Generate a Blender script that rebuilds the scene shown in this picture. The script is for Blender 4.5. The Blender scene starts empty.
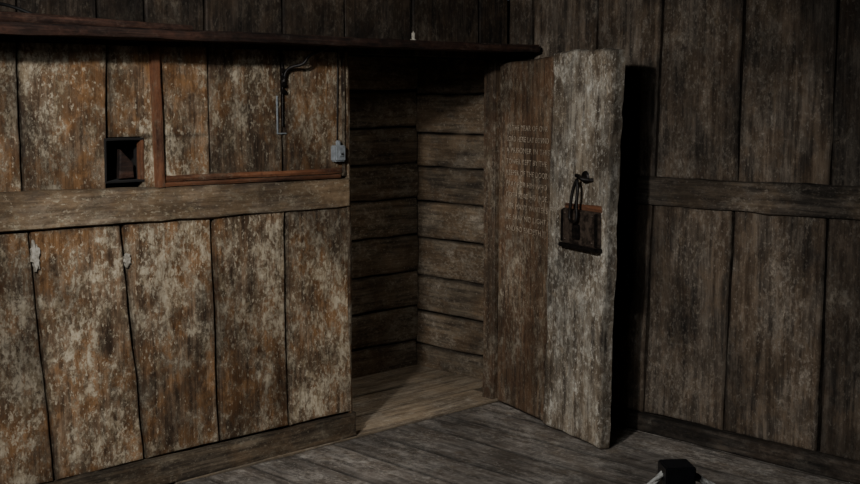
import bpy, bmesh, math, random
from math import *
from mathutils import Vector, noise, Matrix
random.seed(7)
SC=bpy.context.scene
COL=SC.collection

# ------------------------------------------------------------------ materials
class G:
    def __init__(s,name):
        s.m=bpy.data.materials.new(name); s.m.use_nodes=True
        s.t=s.m.node_tree; s.n=s.t.nodes; s.l=s.t.links
        s.b=s.n['Principled BSDF']
    def val(s,sock,v):
        if isinstance(v,bpy.types.NodeSocket): s.l.new(v,sock)
        else: sock.default_value=v
    def math(s,op,a,b=0.0,clamp=False):
        n=s.n.new('ShaderNodeMath'); n.operation=op; n.use_clamp=clamp
        s.val(n.inputs[0],a); s.val(n.inputs[1],b); return n.outputs[0]
    def mix(s,f,a,b,mode='MIX'):
        n=s.n.new('ShaderNodeMix'); n.data_type='RGBA'; n.blend_type=mode; n.clamp_factor=True
        s.val(n.inputs[0],f); s.val(n.inputs[6],a); s.val(n.inputs[7],b); return n.outputs[2]
    def ramp(s,f,lo,hi,a=0.0,b=1.0):
        n=s.n.new('ShaderNodeMapRange'); n.clamp=True; n.interpolation_type='SMOOTHSTEP'
        s.val(n.inputs[0],f); n.inputs[1].default_value=lo; n.inputs[2].default_value=hi
        n.inputs[3].default_value=a; n.inputs[4].default_value=b; return n.outputs[0]
    def noise(s,co,scale,stretch,detail=6,rough=.6,dist=0.0):
        mp=s.n.new('ShaderNodeMapping'); mp.inputs['Scale'].default_value=stretch; s.l.new(co,mp.inputs[0])
        n=s.n.new('ShaderNodeTexNoise'); n.inputs['Scale'].default_value=scale
        n.inputs['Detail'].default_value=detail; n.inputs['Roughness'].default_value=rough
        n.inputs['Distortion'].default_value=dist
        s.l.new(mp.outputs[0],n.inputs['Vector']); return n.outputs[0]

def c(h):
    h=h.lstrip('#'); v=[int(h[i:i+2],16)/255 for i in (0,2,4)]
    return tuple([(x/12.92 if x<.04045 else ((x+.055)/1.055)**2.4) for x in v]+[1])

def wood(name,grain,dark,mid,warm,flake,amt=.5,flsize=17,warm_amt=.7,edge_dark=.5,rough=.8,bump=.7,grainc=.4,attr=True,dkmin=.45,stain=.6):
    g=G(name)
    tc=g.n.new('ShaderNodeTexCoord')
    def st(k):
        v=[1,1,1]; v['xyz'.index(grain)]=k; return tuple(v)
    if attr:
        at=g.n.new('ShaderNodeAttribute'); at.attribute_name='tone'; tone=at.outputs['Fac']
        ae=g.n.new('ShaderNodeAttribute'); ae.attribute_name='edge'; edge=ae.outputs['Fac']
    else:
        tone=0.5; edge=1.0
    cb=g.n.new('ShaderNodeCombineXYZ')
    g.val(cb.inputs[0],g.math('MULTIPLY',tone,17.0)); g.val(cb.inputs[1],g.math('MULTIPLY',tone,11.0)); g.val(cb.inputs[2],g.math('MULTIPLY',tone,7.0))
    ad=g.n.new('ShaderNodeVectorMath'); ad.operation='ADD'; g.l.new(tc.outputs['Object'],ad.inputs[0]); g.l.new(cb.outputs[0],ad.inputs[1])
    co=ad.outputs[0]
    n1=g.noise(co,34,st(.07),8,.7,.1)       # grain
    n2=g.noise(co,6,st(.6),9,.72,.2)        # stain patches
    n3=g.noise(co,flsize,st(.68),12,.8,.15) # flaking
    n4=g.noise(co,3.2,st(.7),5,.6)          # where flaking happens
    n5=g.noise(co,85,st(.03),4,.6)          # fine splits
    n6=g.noise(co,1.9,st(.8),6,.65)
    n9=g.noise(co,11,st(.6),11,.78,.1)      # dark blots
    col=g.mix(g.ramp(n1,.34,.66),c(dark),c(mid))
    col=g.mix(g.math('MULTIPLY',g.ramp(n2,.44,.56),warm_amt),col,c(warm),'MIX')
    col=g.mix(grainc,col,g.mix(g.ramp(n1,.34,.6),(.3,.3,.3,1),(1.15,1.15,1.15,1)),'MULTIPLY')
    col=g.mix(grainc,col,g.mix(g.ramp(n5,.35,.6),(.35,.35,.35,1),(1.1,1.1,1.1,1)),'MULTIPLY')
    col=g.mix(g.math('MULTIPLY',g.ramp(n9,.47,.55),stain),col,(.27,.21,.16,1),'MULTIPLY')
    fm=g.math('ADD',n3,g.math('MULTIPLY',g.math('SUBTRACT',n4,.5),.35))
    thr=.63-.17*amt
    fcol=g.mix(g.ramp(n9,.4,.6),c(flake),(c(flake)[0]*.45,c(flake)[1]*.39,c(flake)[2]*.32,1))
    soft=g.ramp(fm,thr-.09,thr+.02)
    col=g.mix(g.math('MULTIPLY',soft,.28),col,fcol)
    fl=g.ramp(fm,thr,thr+.03)
    col=g.mix(g.math('MULTIPLY',fl,.7),col,fcol)
    n7=g.noise(co,75,st(.6),6,.7)
    ch=g.ramp(g.math('ADD',n7,g.math('MULTIPLY',g.math('SUBTRACT',n4,.5),.3)),.57,.60)
    col=g.mix(g.math('MULTIPLY',ch,.7*min(1,amt*1.4)),col,c(flake))
    ck=g.ramp(n7,.40,.36)
    col=g.mix(g.math('MULTIPLY',ck,.55),col,c(dark))
    dk=g.ramp(n6,.38,.6,dkmin,1.12)
    tb=g.math('ADD',g.math('MULTIPLY',tone,.4),.8) if attr else 1.0
    eb=g.math('ADD',g.math('MULTIPLY',edge,1-edge_dark),edge_dark) if attr else 1.0
    m=g.math('MULTIPLY',g.math('MULTIPLY',dk,tb),eb)
    cc=g.n.new('ShaderNodeCombineColor')
    for i in range(3): g.val(cc.inputs[i],m)
    col=g.mix(1.0,col,cc.outputs[0],'MULTIPLY')
    g.l.new(col,g.b.inputs['Base Color'])
    g.val(g.b.inputs['Roughness'],g.ramp(n1,.3,.7,rough+.1,rough-.12))
    g.b.inputs['Specular IOR Level'].default_value=.3
    h=g.math('ADD',g.math('MULTIPLY',n1,.45),g.math('ADD',g.math('MULTIPLY',fl,.25),g.math('MULTIPLY',n5,.3)))
    h=g.math('ADD',h,g.math('ADD',g.math('MULTIPLY',n2,.7),g.math('MULTIPLY',n9,.5)))
    bp=g.n.new('ShaderNodeBump'); bp.inputs['Strength'].default_value=bump; bp.inputs['Distance'].default_value=.012
    g.l.new(h,bp.inputs['Height']); g.l.new(bp.outputs[0],g.b.inputs['Normal'])
    return g.m

def simple(name,a,b,scale=30,rough=.6,metal=0.0,bump=.3):
    g=G(name); tc=g.n.new('ShaderNodeTexCoord')
    n=g.noise(tc.outputs['Object'],scale,(1,1,1),6,.65)
    g.l.new(g.mix(g.ramp(n,.35,.65),c(a),c(b)),g.b.inputs['Base Color'])
    g.b.inputs['Roughness'].default_value=rough; g.b.inputs['Metallic'].default_value=metal
    bp=g.n.new('ShaderNodeBump'); bp.inputs['Strength'].default_value=bump; bp.inputs['Distance'].default_value=.004
    g.l.new(n,bp.inputs['Height']); g.l.new(bp.outputs[0],g.b.inputs['Normal'])
    return g.m

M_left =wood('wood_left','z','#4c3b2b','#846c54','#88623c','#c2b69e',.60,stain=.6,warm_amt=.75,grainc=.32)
M_leftR=wood('wood_left_rail','x','#5c4d3f','#95836d','#856d50','#bdb198',.45,stain=.35,dkmin=.65,grainc=.32)
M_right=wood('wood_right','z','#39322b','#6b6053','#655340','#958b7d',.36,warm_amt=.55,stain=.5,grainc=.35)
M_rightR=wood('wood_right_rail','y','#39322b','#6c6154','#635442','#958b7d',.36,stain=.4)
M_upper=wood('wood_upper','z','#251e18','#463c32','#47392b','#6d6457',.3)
M_base =wood('wood_base_x','x','#40372e','#726553','#6a5742','#978c78',.35,stain=.4)
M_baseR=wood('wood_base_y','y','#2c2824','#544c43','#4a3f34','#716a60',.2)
M_floor=wood('wood_floor','y','#625d57','#928b83','#83796e','#b9b2a8',.5,flsize=20,edge_dark=.3,rough=.65,warm_amt=.5,dkmin=.65,grainc=.28,stain=.45)
M_sill =wood('wood_sill','x','#6d6051','#a4957f','#96836a','#bbb09e',.35,edge_dark=.45,dkmin=.8,stain=.3,grainc=.3)
M_logx =wood('wood_log_x','x','#5b5145','#978873','#89745b','#b8ad99',.45,edge_dark=.35,dkmin=.7,stain=.35,grainc=.3)
M_logy =wood('wood_log_y','y','#473e34','#776a58','#6b5741','#958a7a',.4,edge_dark=.35,dkmin=.7,stain=.4,grainc=.3)
M_doorL=wood('wood_door_brown','z','#45372c','#79644e','#765941','#aea28e',.40,stain=.45,dkmin=.6,grainc=.35)
M_doorR=wood('wood_door_grey','z','#5b534a','#9a9283','#87765f','#d6d0c2',.60,warm_amt=.5,stain=.65,dkmin=.55)
M_shelf=wood('wood_shelf','x','#241813','#49342a','#4f3327','#6c5d52',.15,edge_dark=.6)
M_mould=wood('wood_mould','x','#4a2f22','#75513a','#7a4d32','#94806a',.12,edge_dark=.8,stain=.3,dkmin=.75)
M_mouldz=wood('wood_mouldz','z','#4a2f22','#75513a','#7a4d32','#94806a',.12,edge_dark=.8,stain=.3,dkmin=.75)
M_dark =simple('dark_backing','#0b0908','#15110d',12,.95)
M_ceil =wood('wood_ceiling','x','#1c1611','#33291f','#332618','#4a4238',.15)
M_iron =simple('black_iron','#0f0e0e','#2a2522',60,.5,.6,.5)
M_rust =simple('lock_plate','#231d19','#5a4d43',38,.55,.45,.8)
M_grey =simple('grey_plastic','#72777a','#8b9094',40,.5)
M_rope =simple('rope_white','#a39d92','#d4cfc4',120,.9,0,.8)
M_post =simple('post_black','#0e0e10','#17171b',40,.5,.0,.1)
M_paper=simple('plaster_scrap','#7f796d','#b5afa2',50,.9)
M_copper=wood('batten_copper','x','#2a1a14','#4d3429','#55392a','#6f5b4d',.15,attr=False)
M_cable=simple('cable','#0a0a0a','#161412',30,.6)
M_letter=simple('inscription','#7d6d5a','#bbac97',45,.9)

# ------------------------------------------------------------------ geometry
EW=.016
def steps(L,e,n):
    if L<=2.5*e: return [0,.5,1]
    a=[0,e*.35/L,e/L]
    for i in range(1,n): a.append(e/L+(1-2*e/L)*i/n)
    a+= [1-e/L,1-e*.35/L,1]
    return a

def plank(bm,p00,p10,p11,p01,nrm,th=.03,nu=4,nv=16,bev=.006,wob=.004,wave=.004,bulge=0.0,bulge_axis='v',tone=None,mi=0):
    lt=bm.verts.layers.float.get('tone') or bm.verts.layers.float.new('tone')
    le=bm.verts.layers.float.get('edge') or bm.verts.layers.float.new('edge')
    p00,p10,p11,p01=map(Vector,(p00,p10,p11,p01)); n=Vector(nrm).normalized()
    if tone is None: tone=random.random()
    Lu=((p10-p00).length+(p11-p01).length)/2; Lv=((p01-p00).length+(p11-p10).length)/2
    us=steps(Lu,EW,nu); vs=steps(Lv,EW,nv)
    du=(p10-p00).normalized(); dv=(p01-p00).normalized()
    sd=Vector((tone*31,tone*57,tone*13))
    def pos(u,v):
        q=(p00*(1-u)+p10*u)*(1-v)+(p01*(1-u)+p11*u)*v
        w=noise.noise(q*2.1+sd)*wave
        q2=q+n*w
        fu=abs(2*u-1)**6; fv=abs(2*v-1)**6
        q2+=du*(noise.noise(q*5+sd)*.7+noise.noise(q*17+sd)*.5)*wob*fu+dv*(noise.noise(q*6-sd)*.7+noise.noise(q*19-sd)*.5)*wob*fv
        if bulge:
            t=v if bulge_axis=='v' else u
            q2+=n*bulge*sqrt(max(0,1-(2*t-1)**2))
        return q2
    grid=[]
    for v in vs:
        row=[]
        for u in us:
            q=pos(u,v)
            d=min(u*Lu,(1-u)*Lu,v*Lv,(1-v)*Lv)
            if d<1e-6: q=q-n*bev
            vt=bm.verts.new(q); vt[lt]=tone; vt[le]=min(1,max(0,d/EW)); row.append(vt)
        grid.append(row)
    fs=[]
    for j in range(len(vs)-1):
        for i in range(len(us)-1):
            fs.append(bm.faces.new((grid[j][i],grid[j][i+1],grid[j+1][i+1],grid[j+1][i])))
    loop=[grid[0][i] for i in range(len(us))]+[grid[j][-1] for j in range(1,len(vs))]+[grid[-1][i] for i in range(len(us)-2,-1,-1)]+[grid[j][0] for j in range(len(vs)-2,0,-1)]
    back=[]
    for vt in loop:
        b=bm.verts.new(vt.co-n*th); b[lt]=tone; b[le]=.3; back.append(b)
    k=len(loop)
    for i in range(k):
        fs.append(bm.faces.new((loop[i],back[i],back[(i+1)%k],loop[(i+1)%k])))
    fs.append(bm.faces.new(back[::-1]))
    for f in fs: f.material_index=mi; f.smooth=True

def finish(bm,name,mats,parent=None,sharp=35):
    bmesh.ops.recalc_face_normals(bm,faces=bm.faces[:])
    me=bpy.data.meshes.new(name); bm.to_mesh(me); bm.free()
    for m in mats: me.materials.append(m)
    o=bpy.data.objects.new(name,me); COL.objects.link(o)
    try: me.set_sharp_from_angle(angle=radians(sharp))
    except Exception: pass
    if parent: o.parent=parent
    return o

def box(bm,x0,x1,y0,y1,z0,z1,mi=0,bev=0.0):
    r=bmesh.ops.create_cube(bm,size=1)
    vs=r['verts']
    for v in vs:
        v.co=Vector(((x0+x1)/2+v.co.x*(x1-x0),(y0+y1)/2+v.co.y*(y1-y0),(z0+z1)/2+v.co.z*(z1-z0)))
    fs=set(f for v in vs for f in v.link_faces)
    for f in fs: f.material_index=mi
    if bev:
        es=set(e for v in vs for e in v.link_edges)
        r=bmesh.ops.bevel(bm,geom=list(es),offset=bev,segments=2,affect='EDGES')
        for f in r['faces']: f.material_index=mi

def tube(name,pts,rad,mat,parent=None,cyclic=False,radii=None,res=4):
    cu=bpy.data.curves.new(name,'CURVE'); cu.dimensions='3D'; cu.bevel_depth=rad; cu.bevel_resolution=res; cu.use_fill_caps=True
    sp=cu.splines.new('NURBS' if len(pts)>3 else 'POLY'); sp.points.add(len(pts)-1)
    for i,q in enumerate(pts):
        sp.points[i].co=(*q,1); sp.points[i].radius=radii[i] if radii else 1
    if sp.type=='NURBS': sp.order_u=3; sp.use_endpoint_u=True
    sp.use_cyclic_u=cyclic
    o=bpy.data.objects.new(name,cu); COL.objects.link(o); cu.materials.append(mat)
    dg=bpy.context.evaluated_depsgraph_get(); me=bpy.data.meshes.new_from_object(o.evaluated_get(dg))
    nm=o.name
    bpy.data.objects.remove(o); o=bpy.data.objects.new(nm,me); COL.objects.link(o)
    for p_ in me.polygons: p_.use_smooth=True
    if not me.materials: me.materials.append(mat)
    if parent: o.parent=parent
    return o

H=2.75
XL=-6.0; YB=-5.6
gap=.0055
LN=(0,-1,0)
bm=bmesh.new()
low=[(-6.0,-6.0),(-5.55,-5.5),(-5.1,-5.15),(-4.75,-4.7),(-4.3,-4.34),(-3.9,-3.88),(-3.45,-3.42),(-3.04,-3.0),(-2.626,-2.566),(-2.246,-2.170),(-1.828,-1.812),(-1.448,-1.443),(-1.078,-1.078)]
tl=[.5,.3,.7,.2,.6,.4,.6,.35,.62,.8,.55,.7]
for i in range(len(low)-1):
    (t0,b0),(t1,b1)=low[i],low[i+1]
    g0=gap+random.random()*.003; g1=gap+random.random()*.003
    if i==len(low)-2: g1=0
    plank(bm,(b0+g0,0,.125),(b1-g1,0,.125),(t1-g1,0,1.095),(t0+g0,0,1.095),LN,.035,nu=5,nv=22,wob=.007,wave=.012,mi=0,tone=tl[i])
up=[-6.0,-5.5,-5.05,-4.6,-4.2,-3.8,-3.4,-3.02,-2.645,-2.285,-1.83,-1.455,-1.078]
for i in range(len(up)-1):
    a,b=up[i]+gap,up[i+1]-gap
    if i==len(up)-2: b=up[i+1]
    if i==9:
        plank(bm,(-2.148,0,1.235),(b,0,1.235),(b,0,1.4405),(-2.148,0,1.4405),LN,.035,tone=.63,mi=0,nv=6,wave=.0,bev=.0,wob=0)
        plank(bm,(a,0,1.4405),(b,0,1.4405),(b,0,1.80),(a,0,1.80),LN,.035,tone=.63,mi=0,wave=.0,bev=.0,wob=0)
    elif i==8:
        plank(bm,(a,.0,1.235),(-2.308,0,1.235),(-2.29,0,1.80),(a,0,1.80),LN,.035,mi=0,wave=.01,nv=12)
    else:
        plank(bm,(a,0,1.235),(b,0,1.235),(b,0,1.80),(a,0,1.80),LN,.035,mi=0,wave=.01,nv=12,wob=.006)
ab=[-6,-5.5,-5.05,-4.6,-4.2,-3.8,-3.4,-3.02,-2.64,-2.32,-2.116,-1.838,-1.442,-1.095,-.68,-.216,0]
for i in range(len(ab)-1):
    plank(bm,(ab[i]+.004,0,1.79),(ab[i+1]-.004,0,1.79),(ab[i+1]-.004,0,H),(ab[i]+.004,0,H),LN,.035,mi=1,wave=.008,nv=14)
plank(bm,(-.10,0,0),(0.0,0,0),(0.0,0,1.79),(-.10,0,1.79),LN,.07,mi=2,nu=2,tone=.5)
wl=finish(bm,'wall_left',[M_left,M_upper,M_doorL])
bm=bmesh.new()
box(bm,-6.0,-2.32,.045,.08,0,H); box(bm,-2.14,-1.079,.045,.08,0,H); box(bm,-2.32,-2.14,.045,.08,0,1.255); box(bm,-2.32,-2.14,.045,.08,1.44,H)
box(bm,-1.079,0.0,.045,.08,1.781,H)
box(bm,-2.34,-2.13,.2,.22,1.2,1.5)
finish(bm,'wall_left_backing',[M_dark],parent=wl)

bm=bmesh.new()
plank(bm,(-1.094,-.004,.0),(-1.070,-.004,.0),(-1.072,-.004,1.785),(-1.096,-.004,1.785),LN,.08,nu=1,nv=20,bev=.004,tone=.6,wob=.006,wave=.006)
finish(bm,'trim_1',[M_left])

bm=bmesh.new()
plank(bm,(-6.0,-.012,1.09),(-3.9,-.012,1.10),(-3.9,-.012,1.265),(-6.0,-.012,1.26),LN,.03,nu=20,nv=4,tone=.5)
plank(bm,(-3.895,-.014,1.112),(-1.082,-.014,1.090),(-1.082,-.014,1.226),(-3.895,-.014,1.272),LN,.03,nu=34,nv=4,tone=.6,wob=.010,wave=.008,bev=.01)
finish(bm,'trim_2',[M_leftR])
bm=bmesh.new()
plank(bm,(-6.0,-.02,0),(-1.06,-.02,0),(-1.06,-.02,.116),(-6.0,-.02,.14),LN,.03,nu=50,nv=3,tone=.5,wob=.012,bev=.01)
finish(bm,'baseboard_left',[M_base])
bm=bmesh.new()
plank(bm,(-2.065,-.022,1.237),(-1.14,-.022,1.230),(-1.14,-.022,1.246),(-2.065,-.022,1.254),LN,.02,nu=20,nv=2,bev=.004,tone=.4)
plank(bm,(-2.065,-.012,1.257),(-1.125,-.012,1.249),(-1.125,-.012,1.272),(-2.065,-.012,1.280),LN,.012,nu=20,nv=2,bev=.004,tone=.9)
plank(bm,(-2.095,-.026,1.235),(-2.060,-.026,1.235),(-2.072,-.026,1.80),(-2.107,-.026,1.80),LN,.026,nu=2,nv=16,bev=.004,tone=.5,mi=1)
plank(bm,(-1.121,-.012,1.235),(-1.103,-.012,1.235),(-1.105,-.012,1.80),(-1.123,-.012,1.80),LN,.012,nu=1,nv=16,bev=.004,tone=.4,mi=2)
finish(bm,'trim_3',[M_mould,M_mouldz,M_left])

bm=bmesh.new()
plank(bm,(-2.314,-.004,1.262),(-2.142,-.004,1.262),(-2.142,-.004,1.270),(-2.314,-.004,1.270),LN,.16,nu=3,nv=1,bev=.002,tone=.3,mi=1)
plank(bm,(-2.314,-.004,1.428),(-2.142,-.004,1.428),(-2.142,-.004,1.438),(-2.314,-.004,1.438),LN,.16,nu=3,nv=1,bev=.002,tone=.2,mi=1)
plank(bm,(-2.314,-.004,1.27),(-2.306,-.004,1.27),(-2.306,-.004,1.43),(-2.314,-.004,1.43),LN,.16,nu=1,nv=3,bev=.002,tone=.2,mi=1)
plank(bm,(-2.156,-.004,1.27),(-2.142,-.004,1.27),(-2.142,-.004,1.43),(-2.156,-.004,1.43),LN,.03,nu=1,nv=3,bev=.002,tone=.5,mi=0)
plank(bm,(-2.235,.03,1.275),(-2.165,.03,1.275),(-2.17,.03,1.335),(-2.225,.03,1.39),LN,.02,nu=2,nv=3,bev=.004,tone=.0,mi=2)
finish(bm,'window_1',[M_mouldz,M_dark,M_shelf])

# ---------------- right wall (plane x=0)
RN=(-1,0,0)
bm=bmesh.new()
upr=[0,-.16,-.573,(-.964,-.929),(-1.379,-1.367),(-1.808,-1.805),-2.25,-2.68,-3.1,-3.55,-4.0,-4.4,-4.8,-5.2,-5.6]
upr=[(q,q) if not isinstance(q,tuple) else q for q in upr]
for i in range(len(upr)-1):
    (t0,b0),(t1,b1)=upr[i],upr[i+1]
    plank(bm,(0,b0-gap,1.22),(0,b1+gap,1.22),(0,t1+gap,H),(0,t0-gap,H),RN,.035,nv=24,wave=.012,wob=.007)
lor=[(0,0),(-.16,-.16),(-.52,-.50),(-.917,-.893),(-1.352,-1.329),(-1.799,-1.797),(-2.24,-2.25),(-2.66,-2.7),(-3.1,-3.1),(-3.55,-3.5),(-4.0,-4.0),(-4.4,-4.4),(-4.8,-4.8),(-5.2,-5.2),(-5.6,-5.6)]
for i in range(len(lor)-1):
    (t0,b0),(t1,b1)=lor[i],lor[i+1]
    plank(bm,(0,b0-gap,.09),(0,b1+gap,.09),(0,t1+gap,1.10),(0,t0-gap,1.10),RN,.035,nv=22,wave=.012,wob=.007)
wr=finish(bm,'wall_right',[M_right])
bm=bmesh.new(); box(bm,.045,.08,YB,0.04,0,H); finish(bm,'wall_right_backing',[M_dark],parent=wr)
bm=bmesh.new()
plank(bm,(-.014,0,1.085),(-.014,-2.7,1.098),(-.014,-2.7,1.245),(-.014,0,1.215),RN,.03,nu=30,nv=4,tone=.6,wob=.010,wave=.008,bev=.01)
plank(bm,(-.014,-2.705,1.098),(-.014,YB,1.09),(-.014,YB,1.24),(-.014,-2.705,1.245),RN,.03,nu=30,nv=4,tone=.4)
finish(bm,'trim_4',[M_rightR])
bm=bmesh.new()
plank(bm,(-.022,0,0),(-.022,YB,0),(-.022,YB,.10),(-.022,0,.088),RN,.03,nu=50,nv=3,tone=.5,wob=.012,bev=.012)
finish(bm,'baseboard_right',[M_baseR])

# ---------------- closet recess behind the opening
XR=-2.05
bm=bmesh.new()
zz=[-.06,.153,.362,.571,.787,1.006,1.208,1.42,1.63,1.84,2.05]
for i in range(len(zz)-1):
    plank(bm,(XR,.905,zz[i]+.002),(.2,.905,zz[i]+.002),(.2,.905,zz[i+1]-.002),(XR,.905,zz[i+1]-.002),LN,.03,nu=20,nv=10,bulge=.016,wave=.014,bev=.008,wob=.012)
box(bm,XR-.05,.26,.94,.96,-.05,2.1,mi=1)
finish(bm,'wall_recess_back',[M_logx,M_dark])
bm=bmesh.new()
zs=[-.04,.13,.33,.545,.77,.985,1.19,1.385,1.61,1.83,2.05]
for i in range(len(zs)-1):
    plank(bm,(.2,.91,zs[i]+.002),(.2,.08,zs[i]+.002),(.2,.08,zs[i+1]-.002),(.2,.91,zs[i+1]-.002),RN,.03,nu=9,nv=10,bulge=.006,wave=.010,bev=.005,wob=.012)
box(bm,.24,.26,.04,.96,-.05,2.1,mi=1)
finish(bm,'wall_recess_right',[M_logy,M_dark])
bm=bmesh.new()
for i in range(len(zs)-1):
    plank(bm,(XR,.08,zs[i]+.003),(XR,.91,zs[i]+.003),(XR,.91,zs[i+1]-.003),(XR,.08,zs[i+1]-.003),(1,0,0),.03,nu=6,nv=4)
box(bm,XR-.05,XR-.032,.04,.96,-.05,2.1,mi=1)
finish(bm,'wall_recess_left',[M_logy,M_dark])
bm=bmesh.new(); box(bm,XR-.05,.26,.04,.96,2.05,2.09); box(bm,0.0,.24,.08,.10,0,2.05)
finish(bm,'ceiling_recess',[M_dark])
bm=bmesh.new(); plank(bm,(XR,.085,1.45),(-1.12,.085,1.45),(-1.12,.88,1.45),(XR,.88,1.45),(0,0,1),.03,nu=6,nv=4)
finish(bm,'recess_light_blocker',[M_logx])  # unseen board, added to cut off light high on the recess back wall

# ---------------- floor
bm=bmesh.new()
FN=(0,0,1)
x=XL; xs=[x]
while x<-.02:
    x+=random.uniform(.22,.34); xs.append(min(x,0.0))
for i in range(len(xs)-1):
    a,b=xs[i]+.003,xs[i+1]-.003
    cut=-random.uniform(1.6,3.6); t=random.uniform(.1,.9)
    plank(bm,(a,YB,0),(b,YB,0),(b,cut-.002,0),(a,cut-.002,0),FN,.03,nu=3,nv=24,bev=.004,wob=.003,wave=.004,tone=t)
    plank(bm,(a,cut+.002,0),(b,cut+.002,0),(b,-.03,0),(a,-.03,0),FN,.03,nu=3,nv=24,bev=.004,wob=.003,wave=.004,tone=1-t)
box(bm,XR-4.1,.3,YB-.05,1.0,-.08,-.035,mi=1)
plank(bm,(XR,-.026,.004),(-.02,-.026,.004),(-.02,.24,.004),(XR,.24,.004),FN,.03,nu=16,nv=3,bev=.005,mi=2,tone=.85)
plank(bm,(XR,.245,.0),(.2,.245,.0),(.2,.56,.0),(XR,.56,.0),FN,.03,nu=16,nv=3,bev=.004,mi=2,tone=.5)
plank(bm,(XR,.565,.0),(.2,.565,.0),(.2,.93,.0),(XR,.93,.0),FN,.03,nu=16,nv=3,bev=.004,mi=2,tone=.25)
finish(bm,'floor',[M_floor,M_dark,M_sill])

# ---------------- other sides of the room
bm=bmesh.new()
for i in range(13):
    a=-5.6+i*.431; plank(bm,(XL,a+.003,0),(XL,a+.428,0),(XL,a+.428,H),(XL,a+.003,H),(1,0,0),.035,nv=6)
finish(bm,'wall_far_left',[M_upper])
bm=bmesh.new()
for i in range(14):
    a=-6+i*.4286; plank(bm,(a+.003,YB,0),(a+.425,YB,0),(a+.425,YB,H),(a+.003,YB,H),(0,1,0),.035,nv=6)
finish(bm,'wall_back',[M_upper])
bm=bmesh.new()
for i in range(14):
    a=-5.6+i*.4; plank(bm,(XL,a+.003,H),(0,a+.003,H),(0,a+.397,H),(XL,a+.397,H),(0,0,-1),.035,nu=6,nv=3)
finish(bm,'ceiling',[M_ceil])

# ---------------- shelf along the left wall
bm=bmesh.new()
plank(bm,(-6.0,-.25,1.808),(-.03,-.25,1.815),(-.03,-.25,1.848),(-6.0,-.25,1.841),LN,.02,nu=60,nv=2,wob=.01,bev=.006,tone=.6)
plank(bm,(-6.0,-.232,1.812),(-.03,-.232,1.818),(-.03,-.012,1.818),(-6.0,-.012,1.812),(0,0,-1),.028,nu=40,nv=3,tone=.2)
finish(bm,'wall_shelf',[M_shelf])
tube('wooden_batten',[(-3.3,-.205,1.868),(-3.0,-.215,1.868),(-2.7,-.21,1.867),(-2.5,-.225,1.864),(-2.3,-.22,1.860),(-2.05,-.226,1.857)],.020,M_copper,radii=[1.1,1.05,1.0,.85,.75,.6])
tube('black_cable',[(-3.0,-.10,1.852),(-2.85,-.15,1.90),(-2.75,-.1,1.93),(-2.6,-.14,1.87),(-2.45,-.12,1.853),(-2.2,-.16,1.853)],.006,M_cable)
bm=bmesh.new()
for r1,r2,z0,z1 in ((.014,.014,1.848,1.855),(.008,.008,1.855,1.885),(.003,.001,1.885,1.892)):
    bmesh.ops.create_cone(bm,cap_ends=True,segments=14,radius1=r1,radius2=r2,depth=z1-z0,matrix=Matrix.Translation((-.86,-.2,(z0+z1)/2)))
finish(bm,'candle_stub',[M_paper])

hk=bpy.data.objects.new('iron_hook',None); COL.objects.link(hk)
tube('hook_arm',[(-1.30,-.13,1.815),(-1.33,-.11,1.79),(-1.37,-.08,1.775),(-1.385,-.07,1.735),(-1.43,-.03,1.725),(-1.455,-.02,1.70),(-1.458,-.02,1.66)],.007,M_iron,hk)
tube('hook_stem',[(-1.462,-.014,1.74),(-1.462,-.014,1.60),(-1.462,-.012,1.47)],.004,M_iron,hk)
bm=bmesh.new()
for k in range(4): box(bm,-1.474,-1.450,-.026,-.012,1.61+k*.03,1.628+k*.03,bev=.003)
finish(bm,'hook_links',[M_iron],hk)
bm=bmesh.new(); box(bm,-1.489,-1.484,-.010,.0,1.435,1.60,bev=.001); box(bm,-1.487,-1.44,-.010,.0,1.435,1.440,bev=.001)
finish(bm,'latch_strip',[M_grey],hk)

sb=bpy.data.objects.new('sensor_box',None); COL.objects.link(sb)
bm=bmesh.new(); box(bm,-1.190,-1.128,-.04,-.0,1.305,1.378,bev=.006); box(bm,-1.172,-1.145,-.046,-.036,1.325,1.355,bev=.004); box(bm,-1.168,-1.15,-.03,-.01,1.37,1.40,bev=.004)
finish(bm,'housing',[M_grey],sb)
bm=bmesh.new(); bmesh.ops.create_uvsphere(bm,u_segments=10,v_segments=8,radius=.005,matrix=Matrix.Translation((-1.158,-.047,1.34))); finish(bm,'led',[M_post],sb)
tube('lead',[(-1.159,-.012,1.395),(-1.155,-.012,1.55),(-1.15,-.012,1.81)],.002,M_cable,sb)

def scrap(name,cx,cz,w,h,y=-.012):
    bm=bmesh.new(); n=26
    vs=[]
    for i in range(n):
        a=2*pi*i/n; r=.5+.7*random.random()
        vs.append(bm.verts.new((cx+cos(a)*w*r,y,cz+sin(a)*h*r)))
    f=bm.faces.new(vs); r=bmesh.ops.extrude_face_region(bm,geom=[f])
    for v in [e for e in r['geom'] if isinstance(e,bmesh.types.BMVert)]: v.co.y+=.02
    finish(bm,name,[M_paper])
scrap('plaster_scrap',-2.612,1.0,.015,.06); scrap('plaster_scrap',-2.232,.955,.013,.03)

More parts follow.
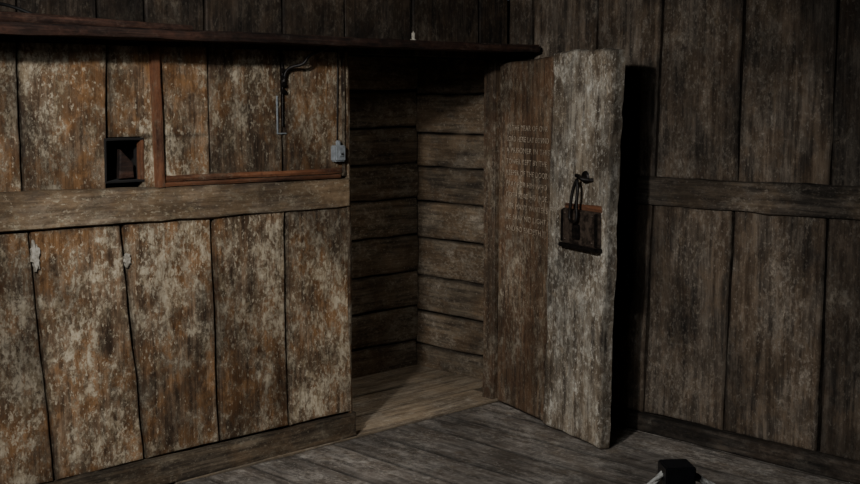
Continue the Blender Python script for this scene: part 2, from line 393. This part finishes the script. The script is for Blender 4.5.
# ---------------- the open plank door
door=bpy.data.objects.new('door_1',None); COL.objects.link(door)
ang=atan2(-.954,-.298)
door.location=(-.118,-.045,0); door.rotation_euler=(0,0,ang)
bm=bmesh.new()
plank(bm,(0,0,.012),(.468,0,.012),(.522,0,1.785),(0,0,1.765),LN,.035,nu=6,nv=30,bev=.005,wob=.008,wave=.006,tone=.55)
finish(bm,'brown_board',[M_doorL],door)
bm=bmesh.new()
plank(bm,(.474,-.012,.008),(.955,-.012,.008),(1.018,-.012,1.806),(.528,-.012,1.80),LN,.047,nu=6,nv=60,bev=.007,wob=.018,wave=.006,tone=.7)
finish(bm,'grey_board',[M_doorR],door)
bm=bmesh.new()
for z in (.3,.95,1.55): plank(bm,(.93,.065,z),(.10,.065,z),(.10,.065,z+.13),(.93,.065,z+.13),(0,1,0),.028,nu=8,nv=2,tone=.4)
finish(bm,'back_battens',[M_doorL],door)
bm=bmesh.new()
for z in (.45,1.4): box(bm,.01,.45,.036,.042,z,z+.04,bev=.002)
finish(bm,'hinge_straps',[M_iron],door)
bm=bmesh.new()
box(bm,.655,.945,-.038,-.010,.925,1.085,0,.005)
box(bm,.645,.955,-.048,-.010,.905,.925,1,.004)
box(bm,.655,.672,-.043,-.03,.93,1.08,1,.003)
box(bm,.928,.945,-.043,-.03,.93,1.08,1,.003)
box(bm,.755,.815,-.047,-.035,.95,1.02,1,.004)
for s_,z_ in ((.69,1.065),(.69,.945),(.91,1.065),(.91,.945),(.80,1.065)):
    bmesh.ops.create_uvsphere(bm,u_segments=10,v_segments=6,radius=.007,matrix=Matrix.Translation((s_,-.039,z_)))
finish(bm,'lock_plate',[M_rust,M_iron],door)
bm=bmesh.new(); plank(bm,(.65,-.018,1.08),(.95,-.018,1.085),(.945,-.018,1.115),(.655,-.018,1.105),LN,.01,nu=6,nv=1,bev=.003,tone=.9)
finish(bm,'lock_back_board',[M_mould],door)
tube('handle_loop',[(.80,-.05,1.225),(.778,-.055,1.19),(.768,-.06,1.12),(.755,-.06,1.05),(.775,-.062,1.03),(.815,-.062,1.035),(.82,-.06,1.06),(.812,-.06,1.12),(.818,-.055,1.19)],.0075,M_iron,door,cyclic=True)
tube('handle_staple',[(.765,-.01,1.235),(.785,-.05,1.245),(.82,-.055,1.24),(.85,-.05,1.225),(.87,-.01,1.225)],.009,M_iron,door)
bm=bmesh.new(); bmesh.ops.create_cone(bm,cap_ends=True,segments=20,radius1=.03,radius2=.024,depth=.008,matrix=Matrix.Translation((.815,-.018,1.235))@Matrix.Rotation(pi/2,4,'X'))
finish(bm,'handle_rose',[M_iron],door)
rows=['IN THE YEAR OF OVR','LORD HERE LAY BOVND','A PRISONER IN THIS','TOWER KEPT BY THE','KEEPER OF THE DOOR','PRAY FOR HIM WHO','DOTH READ HIS WOE','FOR MANY WINTERS','HE SAW NO LIGHT','AND SO ENDETH IT']
for i,t in enumerate(rows):
    cu=bpy.data.curves.new('carved_line','FONT'); cu.body=t; cu.size=.05; cu.extrude=.0004; cu.space_character=1.1
    o=bpy.data.objects.new('carved_line_%d'%(i+1),cu); COL.objects.link(o); cu.materials.append(M_letter)
    dg=bpy.context.evaluated_depsgraph_get(); me=bpy.data.meshes.new_from_object(o.evaluated_get(dg)); nm=o.name
    bpy.data.objects.remove(o); o=bpy.data.objects.new(nm,me); COL.objects.link(o)
    if not me.materials: me.materials.append(M_letter)
    w=max(v.co.x for v in me.vertices); s=(.36+.05*random.random())/w
    o.scale=(s,.74,1); o.rotation_euler=(pi/2,0,0); o.location=(.09,-.0058,1.43-i*.056); o.parent=door

# ---------------- rope barrier (three posts joined by rope)
barrier=bpy.data.objects.new('rope_barrier',None); COL.objects.link(barrier)
def post(x,y,rot):
    bm=bmesh.new()
    box(bm,-.09,.09,-.09,.09,0.0,.015,bev=.004); box(bm,-.022,.022,-.022,.022,.015,.85,bev=.003); box(bm,-.029,.029,-.029,.029,.835,.905,bev=.0025)
    o=finish(bm,'post',[M_post],barrier); o.location=(x,y,0); o.rotation_euler=(0,0,rot)
hd=radians(46.2); Hh=Vector((cos(hd),sin(hd))); Rr=Vector((sin(hd),-cos(hd))); cam2=Vector((-4.6,-4.21))
p0=(-2.738,-2.948)
pl=cam2+Hh*2.05-Rr*1.1; pr=cam2+Hh*2.05+Rr*2.0
post(p0[0],p0[1],hd-pi/2+.1); post(pl.x,pl.y,hd-pi/2+.4); post(pr.x,pr.y,hd-pi/2-.3)
def rope(a,b,sag):
    a=Vector((a[0],a[1],.886)); b=Vector((b[0],b[1],.886)); d=(b-a).normalized(); a=a+d*.026; b=b-d*.026
    bm=bmesh.new(); N=150
    side=Vector((0,0,1)).cross(d)
    for k in range(3):
        prev=None
        for i in range(N+1):
            t=i/N; q=a.lerp(b,t); q.z-= sag*4*t*(1-t)
            ph=2*pi*k/3+i*.75
            ctr=q+side*cos(ph)*.004+Vector((0,0,1))*sin(ph)*.004
            ring=[bm.verts.new(ctr+side*cos(w)*.005+Vector((0,0,1))*sin(w)*.005) for w in [2*pi*j/6 for j in range(6)]]
            if prev:
                for j in range(6):
                    f=bm.faces.new((prev[j],prev[(j+1)%6],ring[(j+1)%6],ring[j])); f.smooth=True
            prev=ring
    finish(bm,'rope',[M_rope],barrier,sharp=180)
rope(p0,pl,.36); rope(p0,pr,.22)

# ---------------- lights
def aim(o,loc,tgt):
    o.location=loc; o.rotation_euler=(Vector(tgt)-Vector(loc)).to_track_quat('-Z','Y').to_euler()
def area(name,loc,tgt,size,en,col,spread=180):
    l=bpy.data.lights.new(name,'AREA'); l.shape='SQUARE'; l.size=size; l.energy=en; l.color=col; l.spread=radians(spread)
    o=bpy.data.objects.new(name,l); COL.objects.link(o); aim(o,loc,tgt)
l=bpy.data.lights.new('lamp_key','SPOT'); l.energy=390; l.color=(1,.97,.93); l.spot_size=radians(76); l.spot_blend=1; l.shadow_soft_size=.08
o=bpy.data.objects.new('lamp_key',l); COL.objects.link(o); aim(o,(-4.2,-2.1,2.5),(-1.2,-.45,.6))
area('lamp_fill',(-4.6,-2.7,2.62),(-1.5,-.8,-.2),.9,23,(.9,.95,1),120)
area('fill_recess',(-1.9,.45,1.33),(0,.6,.5),.15,5.5,(1,.97,.92))  # added light, hidden left of the opening, brightens the recess boards
w=bpy.data.worlds.new('world'); SC.world=w; w.use_nodes=True; w.node_tree.nodes['Background'].inputs[0].default_value=(.02,.022,.025,1)

# ---------------- camera
cd=bpy.data.cameras.new('camera'); co=bpy.data.objects.new('camera',cd); COL.objects.link(co)
cd.sensor_fit='HORIZONTAL'; cd.sensor_width=36; cd.lens=1190*36/860; cd.clip_start=.05
co.location=(-4.6,-4.21,1.6)
fw=Vector((cos(hd)*cos(radians(7)),sin(hd)*cos(radians(7)),-sin(radians(7))))
co.rotation_euler=fw.to_track_quat('-Z','Y').to_euler()
SC.camera=co
